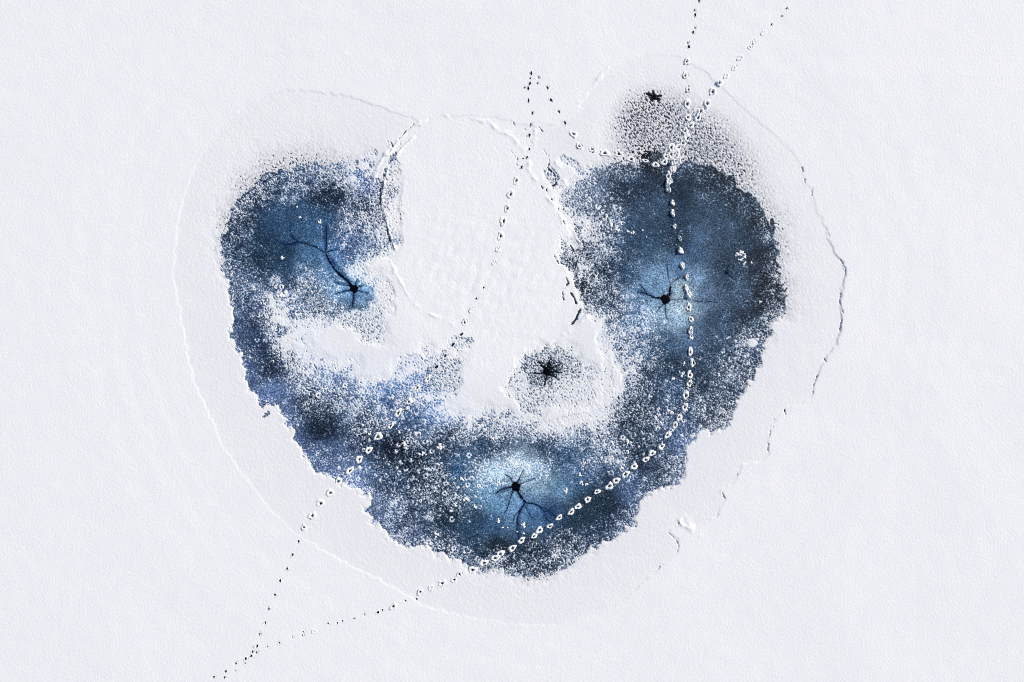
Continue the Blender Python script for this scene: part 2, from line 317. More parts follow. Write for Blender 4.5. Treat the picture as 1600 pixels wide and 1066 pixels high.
# --- holes in the ice and their channels (plan units): centre, radius, [(polyline, start width, end width)]
HOLES = {
 'left': dict(c=(553.5,451.5), r=6.2, lab='black open water hole in the speckled ice on the heart\'s left lobe, with branching channels', arms=[
   ([(553,451),(545,440),(535,429),(527,420),(515,405),(508,395)], 3.6, 2.4), ([(508,395),(497,388),(485,382),(472,379),(462,378)], 1.9, 1.2),
   ([(509,395),(509,385),(508,372),(510,352)], 2.2, 1.0), ([(467,378),(457,371),(452,360),(454,352)], 1.7, .7), ([(466,379),(448,382),(436,378)], 2.6, 1.0),
   ([(509,395),(518,391),(528,389)], 1.6, .6),
   ([(551,449),(544,445),(532,443),(524,441)], 1.8, 0.8), ([(550,453),(540,454),(530,458),(525,459)], 2.2, .9), ([(553,456),(553,466),(551,479)], 2.6, 1.2),
   ([(557,454),(566,456),(575,458)], 1.6, .7), ([(558,449),(564,447),(568,446)], 1.6, .7), ([(555,446),(557,441),(558,437)], 1.6, .7), ([(547,445),(537,435),(528,426)], 1.4, .8)]),
 'right': dict(c=(1040,467.5), r=7.4, lab='large black open water hole beside the footprints on the heart\'s right lobe', arms=[
   ([(1046,463),(1047,455),(1048,446)], 3.6, 2.6), ([(1048,446),(1045,437),(1043,425),(1042,410)], 0.9, .4), ([(1048,444),(1056,438),(1068,429)], 0.9, .4),
   ([(1036,466),(1024,465),(1010,459),(998,456)], 3.2, .7), ([(1045,468),(1058,469),(1070,468),(1084,471),(1100,472)], 0.9, 0.6), ([(1100,472),(1110,471),(1120,473)], 1.0, .3),
   ([(1039,472),(1039,484),(1040,493),(1043,500)], 1.0, .3), ([(1040,472),(1031,480),(1026,488)], 1.3, .5), ([(1012,460),(1004,449),(1000,444)], 1.2, .5)]),
 'bottom': dict(c=(806,760), r=7.0, lab='round black open water hole at the bottom of the heart, with long forked channels', arms=[
   ([(806,763),(812,773),(817,780),(822,786)], 3.4, 2.6), ([(822,786),(834,787),(845,793),(858,801),(869,807)], 2.4, .8), ([(820,786),(815,795),(811,806),(810,824),(812,846)], 2.6, 1.4),
   ([(841,790),(850,800),(853,812),(864,818)], 1.4, .6), ([(821,789),(826,800),(833,812)], 1.2, .5), ([(802,761),(790,763),(783,767),(775,771)], 2.8, 1.6),
   ([(802,766),(797,780),(793,793),(788,803)], 1.4, .8), ([(802,755),(796,746),(789,741)], 1.2, .5), ([(809,754),(815,741),(818,734)], 1.2, .5), ([(812,757),(826,750),(836,748)], 1.1, .4),
   ([(813,796),(804,806),(801,818)], 1.2, .5)]),
 'centre': dict(c=(855.5,580), r=5.2, lab='black open water hole ringed by black speckled slush in the white snow bridge', arms=[
   ([(853, 578), (846, 571), (842, 565)], 0.95, 0.3), ([(858, 577), (867, 572), (874, 570)], 0.95, 0.3), ([(858, 583), (866, 588), (873, 594)], 0.95, 0.3), ([(852, 582), (843, 584), (834, 583)], 0.95, 0.3), ([(854, 584), (853, 594), (850, 603)], 0.95, 0.3),
   ([(855, 575), (857, 567), (861, 559)], 0.95, 0.3), ([(860, 581), (870, 581), (878, 583)], 0.95, 0.3)]),
 'top': dict(c=(1023,152), r=3.1, lab='small star-shaped black water hole in grey speckled snow above the heart', arms=[
   ([(1022,150),(1021,146),(1020,143)], 1.6, .4), ([(1020,151),(1016,149),(1012,147)], 2.4, 1.4), ([(1026,151),(1030,150),(1033,150)], 1.6, .4), ([(1026,153),(1029,156),(1029,158)], 2.4, .8), ([(1020,154),(1018,157)], 2.4, .8)]),
 'small': dict(c=(1135.5,426), r=2.4, lab='tiny black water hole below the white snow cluster, alone on smooth blue ice', arms=[
   ([(1136,425),(1137,418),(1141,411)], 1.2, .4), ([(1136,427),(1139,431),(1145,434)], 1.2, .4)]),
}
def stroke(pts, w):                          # distance in plan units to a polyline minus width
    pts = np.array(pts, float)
    m = 24
    ix0 = max(int(pts[:,0].min()-x0-m), 0); ix1 = min(int(pts[:,0].max()-x0+m), NX)
    iy0 = max(int(pts[:,1].min()-y0-m), 0); iy1 = min(int(pts[:,1].max()-y0+m), NY)
    sl = (slice(iy0, iy1), slice(ix0, ix1)); X = GX[sl]; Y = GY[sl]; d = np.full(X.shape, 1e9)
    for a, b in zip(pts[:-1], pts[1:]):
        e = b-a; t = np.clip(((X-a[0])*e[0]+(Y-a[1])*e[1])/(e@e), 0, 1)
        d = np.minimum(d, np.hypot(X-a[0]-t*e[0], Y-a[1]-t*e[1]))
    return sl, d/w
soak = np.zeros((NY, NX))                     # water-soaked ice beside holes and channels
for k, hd in HOLES.items():
    cx, cy = hd['c']; r = hd['r']
    dd = np.hypot(GX-cx, GY-cy)
    m = np.clip((r+2.0-dd)/2, 0, 1); q = np.where(m > 0, np.minimum(q, -2.5*m+q*(1-m)), q)
    soak = np.maximum(soak, np.exp(-(np.maximum(dd-r*0.8, 0)/2.6)**2))
    for pts, wa, wb in hd['arms']:
        sl, d = stroke(pts, (wa+wb)/2)
        g = np.exp(-(d/1.5)**2)
        q[sl] = np.minimum(q[sl], q[sl]*(1-g) - 2.4*g)
        soak[sl] = np.maximum(soak[sl], 0.75*np.exp(-(d/1.7)**2))

for key, nst, r0, r1 in (('left', 16, 9, 24), ('right', 18, 12, 34), ('bottom', 22, 12, 42), ('centre', 18, 8, 26)):
    cx, cy = HOLES[key]['c']
    for i_ in range(nst):
        a_ = rng.uniform(0, 2*math.pi); r_ = rng.uniform(r0, r1); st_ = HOLES[key]['r']*0.8; pts = []
        for t_ in np.linspace(0, 1, 6):
            a_ += rng.normal(0, 0.10); rr_ = st_+t_*(r_-st_); pts.append((cx+rr_*math.cos(a_), cy+rr_*math.sin(a_)))
        sl, d = stroke(pts, rng.uniform(0.8, 1.4)); k_ = rng.uniform(0.35, 0.85)
        rad = np.hypot(GX[sl]-cx, GY[sl]-cy)
        g = np.exp(-(d/1.4)**2)*np.clip(1.2-rad/r_, 0, 1)
        soak[sl] = np.maximum(soak[sl], k_*g); q[sl] -= 0.9*k_*g
# --- colour of the bare ice where it shows (measured tones of the ice itself)
TONE = [(370,350,28,45,80),(400,300,25,45,80),(450,330,40,85,130),(440,360,35,80,125),(410,390,20,55,85),(440,398,22,62,98),(500,350,42,92,142),(540,290,24,44,76),(510,310,15,35,65),(570,320,20,35,75),
(497,398,75,125,180),(480,415,60,110,160),(540,390,40,85,150),(520,430,66,126,190),(555,438,125,178,225),(536,450,110,166,220),(572,446,110,165,220),(552,468,105,160,215),(592,440,120,150,190),(545,482,90,120,160),(578,468,100,140,185),(570,495,60,78,105),(590,480,50,62,84),(540,498,60,74,98),(575,520,50,62,84),(600,455,50,62,84),(590,420,50,62,90),(480,455,30,60,90),(500,480,35,60,90),
(380,450,50,75,120),(380,490,55,78,125),(402,500,28,46,85),(365,525,80,100,145),(400,545,40,62,108),(385,580,70,90,145),(420,575,18,33,62),(425,615,80,105,165),(442,560,28,48,88),(460,480,80,100,150),(480,540,90,120,180),
(520,580,80,110,170),(480,640,14,32,58),(500,665,14,30,56),(436,640,90,110,170),(452,665,80,100,160),(515,715,70,95,150),(500,735,85,108,165),(560,750,90,115,175),(575,790,80,95,135),(600,800,85,105,155),(640,590,75,115,185),(600,600,80,120,185),(620,640,50,85,145),
(690,640,90,130,200),(700,590,60,80,110),(620,700,12,28,52),(650,720,15,35,60),(580,680,20,40,75),(680,760,18,40,70),(620,760,30,55,95),(640,835,45,65,110),(700,855,40,60,100),(700,800,18,44,66),(740,810,28,65,98),
(725,728,38,90,140),(700,690,25,45,80),(780,690,25,50,85),(850,690,28,60,100),(870,718,38,88,135),(757,702,30,75,120),(775,738,150,188,218),(810,732,182,206,228),(845,750,150,186,216),(868,762,100,145,190),(900,750,45,95,145),
(780,790,95,145,190),(765,765,110,160,205),(803,803,105,152,203),(832,805,65,115,175),(775,815,45,90,140),(860,800,30,75,130),(900,805,28,58,86),(930,790,26,52,76),(880,840,23,45,68),(830,855,16,35,55),(780,860,15,30,50),(950,780,28,50,75),
(960,820,35,60,100),(850,885,30,45,75),(985,765,60,90,140),(1030,740,48,68,102),(1060,730,60,80,115),(1065,690,75,105,165),(1005,700,18,42,70),(1000,650,14,34,58),(1050,650,30,60,105),(1080,670,55,80,130),(1130,650,45,52,68),
(1110,670,78,84,108),(1120,600,42,62,95),(1160,560,38,58,95),(1170,580,30,45,72),(1100,590,35,58,85),(1000,290,28,58,90),(970,280,30,50,80),(930,280,90,105,140),(1020,330,48,78,112),(1060,290,30,58,88),(1100,280,30,50,78),
(1100,320,50,78,110),(1130,360,62,92,128),(1100,370,70,100,138),(1160,320,32,57,87),(1190,345,20,32,50),(1165,290,20,32,52),(1130,268,20,32,52),(1170,370,35,60,90),(1185,400,28,44,66),(1210,430,18,24,36),(1200,470,24,33,46),(1215,490,16,22,34),(1150,400,42,66,96),
(1120,430,50,78,110),(1000,380,45,82,122),(980,430,34,72,112),(950,420,20,46,76),(930,450,16,32,56),(1000,460,80,125,170),(1022,446,120,165,210),(1062,420,75,120,170),(1068,452,172,196,215),(1090,435,105,140,182),(1060,485,178,198,216),
(1030,490,150,190,225),(1058,500,140,172,205),(1000,490,85,135,190),(990,540,36,75,120),(1040,535,50,85,125),(1100,455,78,108,148),(1150,460,55,80,112),(1120,500,60,90,130),(1165,500,40,60,88),(1080,525,65,100,145),
(1110,550,48,76,110),(1050,570,32,60,90),(1085,605,28,50,74),(1055,612,42,80,125),(1000,600,18,46,80),(960,480,22,46,80),(1055,350,30,60,92),(1085,395,60,95,140),(1065,375,32,58,88),(1140,415,30,52,76),
(855,580,4,6,10),(870,615,12,18,32),(830,600,16,24,40),(1022,150,60,60,72),(1040,210,75,75,92),(1110,230,80,82,98),(1000,190,80,80,98),(1020,250,14,20,32),(600,330,22,34,66),(600,290,18,24,40),(865,280,70,85,115),(890,400,22,30,45),(912,445,16,24,34),(560,275,90,120,185),(575,290,75,100,170)]
T = np.array(TONE, float)
acc = np.zeros(LX.shape+(3,)); ws = np.full(LX.shape, 1e-9)
for r in T:
    d2 = (LX-r[0])**2+(LY-r[1])**2
    w = 1.0/(d2+140.0)**1.9
    acc += w[..., None]*lin(r[2:5]); ws += w
tone_l = acc/ws[..., None]
tone = np.stack([up(tone_l[..., i]) for i in range(3)], -1)
tone = (tone*0.78 + tone.mean(-1, keepdims=True)*np.array([0.10, 0.17, 0.18]))
tone[..., 0] *= np.where(GX < 780, 0.90, 0.97)
tone = tone*0.90 + tone.mean(-1, keepdims=True)*0.10
tone *= 0.72 + 0.28*np.clip(tone.mean(-1, keepdims=True)/0.3, 0, 1)
tone *= (1 + 0.05*G_big + 0.06*G_mid)[..., None].clip(0.5, 1.6)
soak_col = np.where((GX[..., None] > 930)|(GY[..., None] > 700)|(GX[..., None] < 700), np.array([0.006, 0.030, 0.105]), np.array([0.001, 0.002, 0.004]))
soak_col = np.where(((GY < 240))[..., None], np.array([0.003, 0.004, 0.008]), soak_col)
sm = np.clip(soak*(1+0.25*G_iso+0.35*G_mid), 0, 1)[..., None]
tone = tone*(1-sm*0.9) + soak_col*sm*0.9

tone_base = tone
# --- clotted rings of snow on the ice (coarse lumps in the lower lobes)
clots = np.zeros((NY, NX))
def splat(cx, cy, r, amp, ring):
    m = int(r*2+3); ix, iy = int(round(cx-x0)), int(round(cy-y0))
    sl = (slice(iy-m, iy+m+1), slice(ix-m, ix+m+1))
    d = np.hypot(GX[sl]-cx, (GY[sl]-cy))
    if ring: v = np.exp(-((d-r*0.75)/(r*0.36))**2) - 0.7*np.exp(-(d/(r*0.38))**2) - 0.35*np.exp(-((d-r*1.6)/(r*.4))**2)
    else: v = np.exp(-(d/(r*0.7))**2) - 0.3*np.exp(-((d-r*1.5)/(r*.5))**2)
    clots[sl] += amp*v*np.clip(1+0.7*G_mid[sl]+0.4*G_edge[sl], 0, 2)
ZONES = [(640,690,75,55,95),(660,740,95,55,120),(600,720,60,40,45),(700,790,50,35,35),(540,620,50,35,22),(440,505,34,60,70),(1030,650,45,45,50),(990,700,50,30,34),(950,350,38,62,60),(740,760,60,60,40),
         (790,865,60,16,26),(1160,540,45,30,22),(620,640,50,40,34),(1110,620,45,30,16),(560,360,30,30,14),(960,740,50,20,20),(450,470,60,20,18),(930,310,30,20,14),(690,860,60,20,18)]
for cx, cy, a, b, n in ZONES:
    for _ in range(n):
        u, v = rng.normal(0, 0.55, 2)
        splat(cx+a*u, cy+b*v, rng.uniform(1.6, 4.4), rng.uniform(0.5, 1.8), rng.random() < 0.5)
clots *= np.clip((1.6-q)/1.2, 0, 1)*s_in

# ------------------------------------------------------------------ footprints: trails read in walking order
# kind: d = narrow hole in snow, r = ringed pit in snow, b = white rim with black heart on ice, l = white lump of packed snow, f = faint
TRAILS = [
 ('north', 'straight trail running from the top edge down to the trampled spot', 'footprints on the straight trail above the heart',
  "1092,2,d 1085,17,s 1086,24,d 1086,44,s 1082.5,51.5,d 1074.8,67.5,s 1075.4,74,d 1072.5,97,r 1070.5,118,r 1074.6,140,r 1074,162,r 1075.5,184,r 1071.3,205,r"),
 ('slant', 'slanting trail from the upper corner towards the trampled spot', 'footprints on the slanting trail above the heart',
  "1229,14,s 1221,26,s 1205,39,s 1193,52,f 1178,66,f 1171,75,f 1155.5,91.5,e 1146.5,106.5,e 1134,119.5,f 1124.5,131,k 1112.5,144,k 1104.5,162.5,k 1094.5,174,k 1089.5,184,k 1079.5,196,k 1073,215.5,k 1066.5,224.5,k 1059,231,r"),
 ('trample', 'trampled spot where the trails meet', 'footprints crowded in the trampled spot',
  "1049,231.5,r 1056,243.5,b 1048.5,241.6,r 1038.5,252.5,r 1060,253,l 1049,263.6,B 1044.5,275,B 1052,256,L 1046.5,269,l 1053,266,l 1044,285,L 1048,283,l 1040,245,r 1057,238,r"),
 ('ice', 'trail across the bare blue ice of the heart', 'white rimmed footprints crossing the blue ice',
  "1043.8,295,L 1051,317,l 1051,333,L 1054,354,l 1062,372.6,l 1063.4,391.6,L 1066,415,l 1073,433.4,l 1072.3,450,l 1075.6,459,L 1076,480.7,b 1079.7,499.5,b 1079,517,l 1080,527,b 1078.8,549,B 1081.6,567,B 1077.5,585.4,B 1076.6,599.5,B 1071,618,B 1070,637,B 1061,653,B 1054.5,665,B 1043,680,B 1033,698.7,B 1018,708,b 1009,718,B 990.6,729,B 977,741.7,B 963,751,B 952,760,B 933,768.5,B 918,781,B 903,791.6,B 892,800,B 873,809,B 859,822,B 842,829,B 834.6,837,B 814.4,844.6,B 800,857,B 782.5,864.7,B 774,872,B 755,879.7,B"),
 ('southwest', 'long trail from the heart\'s lower tip to the junction', 'footprints on the trail leaving the heart\'s lower tip',
  "738,891,r 718,898,r 709.4,906,r 690.6,911,r 673.4,918.7,e 656,925.3,r 651,935.6,s 633.7,938,s 615,947,r 597.5,952.7,s 590,957,d 570,959.3,s 553.4,966,s 535,970,s 527.7,973,s 513,974,s 490.6,986,f 474.7,987,s 473.4,992,s 457.8,995,s 436.6,1003.4,s 417.5,1009.8,s"),
 ('junction', 'junction of two trails near the lower corner', 'footprints at the junction and beyond it',
  "402.5,1009.4,d 395.5,1010.7,s 395,1018,d 402,1018.7,d 393,1024.4,d 384.3,1029,d 382.8,1036,s 369,1036,d 368.7,1047,s 353.4,1048.7,d 351,1058,d 335,1057,d"),
 ('west', 'trail climbing from the junction to the heart\'s lower edge', 'footprints on the trail from the junction to the ice',
  "406.6,990,d 415,972.4,d 420.7,950,d 429.7,929.7,d 437.6,907.8,d 448.8,889,d 457,866,d 467,846,d 475.5,823.5,r 488.5,805,r 500,785,r 516,769.6,r 529,751.5,k"),
 ('mid', 'trail through the speckled ice up to the snow bridge', 'footprints crossing the speckled ice',
  "546,735.8,b 560.8,718,b 576,703.4,b 591,682,B 610.5,665.6,b 622,644.6,b 639.3,627.8,b 651.7,606,b 667.7,592.3,b 682.4,573.8,d 695.5,556,d 708,539,d 721,522.4,d"),
 ('dome', 'trail over the smooth white dome between the lobes', 'footprints over the white dome',
  "725.5,503.4,r 736.6,485.6,e 744.4,466.6,s 756,449.7,s 771.5,412,f 777.5,390,e 782,369.4,r 785.5,346,r 792.5,326,r 797.6,304,r 806.5,283,r 814.6,261.7,d 817.6,247.8,s 823,246.5,d 827,234,s 827,212,d 829.8,195,d 831.8,177.4,d 826,157.4,d 825.5,138.6,d 820,137.5,s 828,131.8,d 829,122.7,s 829.8,115.5,d"),
 ('return', 'curved trail from the turning point down to the trampled spot', 'footprints on the curved trail beside the dome',
  "841.7,121.6,s 839.8,130.7,s 855.3,137.5,d 860.9,156.7,d 873.3,174.8,d 883.2,192.9,d 895.6,210.7,r 904.9,229,r 924.7,235,r 945,239.4,r 965.8,240.2,r 985,249,r 1007.8,251.3,b 1024,257.7,b"),
]
#        half width, half length, hollow ratio, rim height, hollow depth kind
KIND = {'s': (2.0, 2.7, .60, 0.008, 'slush'), 'd': (2.4, 4.2, .64, 0.010, 'slush'), 'f': (3.4, 5.2, .34, 0.022, 'snow'), 'e': (4.2, 5.8, .34, 0.024, 'snow'),
        'r': (5.0, 6.6, .29, 0.032, 'slush'), 'k': (4.8, 6.6, .32, 0.045, 'blue'), 'b': (3.6, 5.8, .28, 0.045, 'slush'), 'B': (4.2, 6.7, .29, 0.052, 'slush'),
        'l': (3.3, 5.4, .22, 0.065, 'snow'), 'L': (4.2, 7.0, .20, 0.09, 'snow')}
PRINTS = []
for key, where, grp, txt in TRAILS:
    pts = [t.split(',') for t in txt.split()]
    xy = [(float(a), float(b)) for a, b, _ in pts]
    for i, (x, y) in enumerate(xy):
        a = xy[max(i-2, 0)]; b = xy[min(i+2, len(xy)-1)]
        ang = math.atan2(-(b[1]-a[1]), b[0]-a[0])
        if key in ('trample',): ang = math.radians(85)
        if key == 'southwest': ang = math.radians(45)
        if key == 'junction': ang = math.radians(55)
        PRINTS.append(dict(x=x, y=y, k=pts[i][2], ang=ang, trail=key, where=where, grp=grp, i=i, n=len(xy)))

# ------------------------------------------------------------------ snow height
G = np.where(q > 0.9, 0.0, 1.0)
wd_ = np.clip((q-0.3)/1.0, 0, 1)
Gr = G_iso*(1-wd_*0.75) + G_dia*wd_*0.75
Gr /= np.sqrt((1-wd_*0.75)**2+(wd_*0.75)**2)
Gr = np.maximum(Gr, -2.9 - 0.1*Gr)
u = Gr + q + clots
A = np.interp(q, [-3, 0.0, 0.8, 1.4, 2.0, 2.6, 3.0, 3.3], [0.0088, 0.0095, 0.0070, 0.0055, 0.0040, 0.0025, 0.0018, 0.0013])
ramp = np.clip((q-1.8)/1.5, 0, 1)
fr = np.clip((u+1.1)/1.1, 0, 1)**1.6*s_in*(1-np.clip(soak*1.5, 0, 1))
spk = gn(0.5, 1.1)
fr = np.clip(fr*0.42 + 0.10*np.clip(spk-0.6, 0, 2)*s_in*(1-soak), 0, 1)[..., None]
tone = tone*(1-fr) + np.array([0.39, 0.53, 0.74])*fr
h = A*np.minimum(u, 3.6) + 0.032*ramp*ramp*(3-2*ramp) + 0.0
h = np.where(u < 0, np.maximum(0.03*u, -0.03), h)

# plateau edge: the wet snow inside has sunk a few centimetres below the dry snow around it
RIM = [(275,385),(271,430),(285,500),(295,560),(305,600),(325,640),(345,690),(365,720),(395,760),(430,805),(460,832),(500,857),(560,890),(620,920),(660,945),(720,962),(800,975),(850,978),(900,972),(953,952),(990,925),(1010,905),
(1035,880),(1057,865),(1061,845),(1046,832),(1058,816),(1082,826),(1100,818),(1120,805),(1133,781),(1125,765),(1145,755),(1154,741),(1160,725),(1194,720),(1200,708),(1198,695),(1203,673),(1209,661),(1215,652),(1226,643),(1250,632),(1268,621),(1272,600),
(1279,582),(1288,562),(1306,539),(1315,509),(1312,468),(1321,424),(1312,406),(1297,383),(1288,353),(1274,327),(1269,297),(1256,286),(1250,256),(1230,230),(1203,206),(1174,180),(1138,148),(1100,112),(1056,89),(1020,86),(980,98),(945,118),
(920,145),(905,172),(880,192),(840,200),(780,186),(700,180),(655,190),(600,170),(560,155),(500,145),(455,142),(420,148),(380,170),(350,195),(325,225),(305,260),(290,300),(280,340)]
def poly_sd(pts):
    P_ = np.array(pts, float); Q_ = np.roll(P_, -1, 0); d2 = np.full(LX.shape, 1e12); ins = np.zeros(LX.shape, bool)
    for (ax, ay), (bx, by) in zip(P_, Q_):
        ex, ey = bx-ax, by-ay
        t = np.clip(((LX-ax)*ex+(LY-ay)*ey)/(ex*ex+ey*ey), 0, 1)
        d2 = np.minimum(d2, (LX-ax-t*ex)**2+(LY-ay-t*ey)**2)
        if ay != by:
            ins ^= ((ay > LY) != (by > LY)) & (LX < (bx-ax)*(LY-ay)/(by-ay)+ax)
    return up(np.where(ins, 1, -1)*np.sqrt(d2))
rsd = poly_sd(RIM) + 0.8*G_mid + 0.5*G_edge
sharp = np.interp(GX, [250, 420, 900, 1020, 1250, 1320], [0.008, 0.0075, 0.009, 0.014, 0.018, 0.026]) * np.clip((GY-60)/60, 0.5, 1)
tw = np.clip((1000-GX)/80, 0, 1)*np.clip((GX-380)/80, 0, 1)*np.clip((250-GY)/40, 0, 1)
sharp = sharp*(1-tw)+0.013*tw
sharp *= np.clip(1+0.28*gn(45), 0.5, 1.5)
rim_w = 1.7
h += sharp*np.clip(0.5 - rsd/(2*rim_w), 0, 1)
h += 0.0*sharp*np.exp(-((rsd+3)/3.0)**2)                    # slightly curled lip
# faint older shorelines further out
for r0, amp, w in [(-62, .0035, 6), (-105, .006, 9), (-150, .007, 12)]:
    h += amp*np.clip(0.5-(rsd-r0+2*G_big)/(2*w), 0, 1)
h += 0.0009*gn(7, 18) + 0.0022*gn(40, 90)
# wind lumps on the dome between the lobes
dome = np.clip(1.2-ell(765, 430, 170, 135, 8), 0, 1)*np.clip((q-2.4)/0.6, 0, 1)
h += dome*(0.0035*gn(3.5, 8, math.radians(-55), 1.5) + 0.0015*gn(8, 18, math.radians(-50), 1.3))
inner_sm = np.clip(rsd/10, 0, 1)*np.clip((q-1.8)/0.8, 0, 1)
h += 0.0006*gn(0.6, 1.6, DIAG, 1.6)
h += inner_sm*0.0005*gn(1.3, 3.2, DIAG, 1.6)

def ridge(pts, w, amp, crack=None, off=(1.6, 0)):
    sl, d = stroke(pts, w); g = np.exp(-(d + 0.25*G_edge[sl])**2)
    h[sl] = h[sl] + amp*g*np.clip(1+0.5*G_mid[sl], .1, 1.8)*(np.clip(0.7+0.9*G_w2[sl], 0, 1.6) if amp < 0.03 else 1)
def crack(pts, w, depth=0.10):
    sl, d = stroke(pts, w*0.85); m_ = np.exp(-(d/2.5)**2)[..., None]; tone[sl] = tone[sl]*(1-m_) + np.array([0.010, 0.028, 0.065])*m_; g = np.clip(1.25-(d*1.25+0.8*G_edge[sl]+0.5*G_iso[sl]), 0, 1)
    h[sl] = h[sl] - depth*g
# heaved ridges by the left lobe
ridge([(668,188),(650,197),(636,207),(620,224),(607,243)], 2.0, 0.030)
ridge([(648,214),(630,230),(617,247),(606,265),(600,290),(597,312),(600,330),(606,352),(611,372),(618,390)], 1.5, 0.040)
ridge([(611,226),(600,246),(589,262),(583,283),(578,303),(577,322),(582,340),(586,356),(590,372)], 2.3, 0.036)
crack([(596,285),(594,308),(595,326),(600,343),(606,362),(610,382)], 0.8, 0.06)
crack([(619,223),(628,212),(634,206)], 0.7, 0.08); crack([(641,200),(647,194)], 0.7, 0.06); crack([(606,221),(610,230)], 0.8, 0.08)
crack([(626,226),(623,214)], 0.6, 0.06)
# dome edge and faults on its east side
ridge([(610,410),(625,440),(638,465),(660,485),(690,500),(722,515)], 3.0, 0.010)
ridge([(700,182),(760,190),(800,215),(818,235)], 4.0, 0.012)
ridge([(836,205),(834,235),(824,262),(838,285),(858,312),(880,345),(902,372),(912,400)], 3.0, 0.014)
ridge([(868,255),(885,290),(905,320),(925,340)], 3.0, 0.014)
ridge([(925,478),(915,495),(900,512),(870,530),(840,545)], 3.4, 0.014)
crack([(849,234),(853,242)], 0.6, .06); crack([(857,244),(858,252),(857,260)], 1.0, 0.07); crack([(855,262),(864,270),(868,278),(868,288),(864,292)], 1.1, 0.08)
crack([(846,291),(847,294)], 1.0, .09); crack([(853,297),(857,304),(859,309)], 0.7, 0.07); crack([(861,311),(863,313)], 1.0, 0.09)
crack([(872,326),(874,332)], 0.8, 0.07); crack([(880,345),(882,350)], 0.8, 0.07); crack([(886,372),(893,387),(899,398),(902,406),(899,418)], 1.2, 0.09)
crack([(862,394),(868,404),(873,412)], 0.9, 0.07); crack([(884,434),(888,442),(885,446),(882,451)], 1.0, 0.09); crack([(879,450),(879,460),(880,469)], 0.9, 0.08)
crack([(892,459),(897,466),(900,474)], 1.0, 0.08); crack([(908,482),(902,492),(900,498),(893,507)], 1.7, 0.09)
crack([(820,202),(822,214)], 0.7, .05); crack([(802,192),(806,204)], 0.7, .05); crack([(808,247),(807,262)], 1.2, .06); crack([(798,236),(805,246)], 0.5, .05)
crack([(841,199),(848,206)], 0.7, .05)
# torn edge on the east plateau rim
for pts in [[(1312,406),(1320,420),(1319,432)],[(1312,460),(1311,472),(1316,490)],[(1314,500),(1310,525)],[(1278,584),(1271,600),(1269,616)],[(1204,668),(1200,690),(1199,706)],[(1209,655),(1208,668)],[(1287,560),(1290,566)],
            [(1128,770),(1132,779)],[(1060,817),(1054,824),(1055,829)],[(1045,833),(1051,839),(1057,845),(1060,852),(1058,862)],[(1122,803),(1118,808)],[(1034,882),(1024,893)],[(1152,740),(1150,746)],[(1253,262),(1258,288)],[(1268,297),(1268,306)],[(1225,640),(1227,648)],
            [(1124,131),(1120,128)],[(1290,358),(1296,370)]]:
    crack(pts, 0.75, 0.05)
ridge([(1066,812),(1078,822),(1090,828)], 6.0, 0.022)
ridge([(905,160),(925,135),(950,108)], 3.0, 0.012)

# level the margins of the detailed area to meet the wide sheet
em = np.minimum(np.minimum(GX-x0, x1-GX), np.minimum(GY-y0, y1-GY))/25.0
em = np.clip(em, 0, 1); em = em*em*(3-2*em); hb = float(np.median(np.concatenate([h[40], h[-40], h[:, 40], h[:, -40]])))
h = h*em + hb*(1-em)
base = h.copy()
# footprints break through the snow sheet
for p in PRINTS:
    a, b, ri, rh, kd = KIND[p['k']]
    sl, d = stroke([(p['x']-.01, p['y']), (p['x']+.01, p['y'])], 1.0)
    ca, sa = math.cos(p['ang']), math.sin(p['ang'])
    dx = GX[sl]-p['x']; dy = -(GY[sl]-p['y'])
    e = np.hypot((dx*ca+dy*sa)/b, (-dx*sa+dy*ca)/a)
    loc = base[sl][e < 1.25]
    p['z'] = float(max(np.percentile(loc, 60), 0.0))
    h[sl] = np.where(e < 0.78, np.minimum(h[sl], -0.03), h[sl])

# ------------------------------------------------------------------ build the sheets
def link(name, me, mat, parent=None, smooth=True):
    o = bpy.data.objects.new(name, me); sc.collection.objects.link(o)
    if mat: me.materials.append(mat)
    if parent: o.parent = parent
    if smooth and len(me.polygons): me.polygons.foreach_set('use_smooth', np.ones(len(me.polygons), bool))
    return o
def tag(o, label=None, cat=None, group=None, kind=None):
    if label: o['label'] = label
    if cat: o['category'] = cat
    if group: o['group'] = group
    if kind: o['kind'] = kind
    return o

def sheet(name, xs, ys, Z, mat, keep=None, attrs=None):
    nx, ny = len(xs), len(ys)
    X, Y = np.meshgrid(wx(np.array(xs)), wy(np.array(ys)))
    idx = np.arange(nx*ny).reshape(ny, nx)
    a, b, c, d = idx[:-1, :-1], idx[1:, :-1], idx[1:, 1:], idx[:-1, 1:]
    f = np.stack([a, b, c, d], -1).reshape(-1, 4)
    if keep is not None: f = f[keep.reshape(-1)]
    used = np.zeros(nx*ny, bool); used[f.ravel()] = True
    remap = np.cumsum(used)-1
    f = remap[f]
    V = np.stack([X, Y, Z], -1).reshape(-1, 3)[used].astype(np.float32)
    me = bpy.data.meshes.new(name)
    me.vertices.add(len(V)); me.vertices.foreach_set('co', V.ravel())
    me.loops.add(f.size); me.loops.foreach_set('vertex_index', f.ravel().astype(np.int32))
    me.polygons.add(len(f)); me.polygons.foreach_set('loop_start', np.arange(0, f.size, 4, dtype=np.int32))
    for an, (ty, arr) in (attrs or {}).items():
        at = me.attributes.new(an, ty, 'POINT')
        flat = arr.reshape(nx*ny, -1)[used].astype(np.float32)
        at.data.foreach_set('color' if ty == 'FLOAT_COLOR' else 'value', flat.ravel())
    me.update(calc_edges=True)
    return link(name, me, mat)

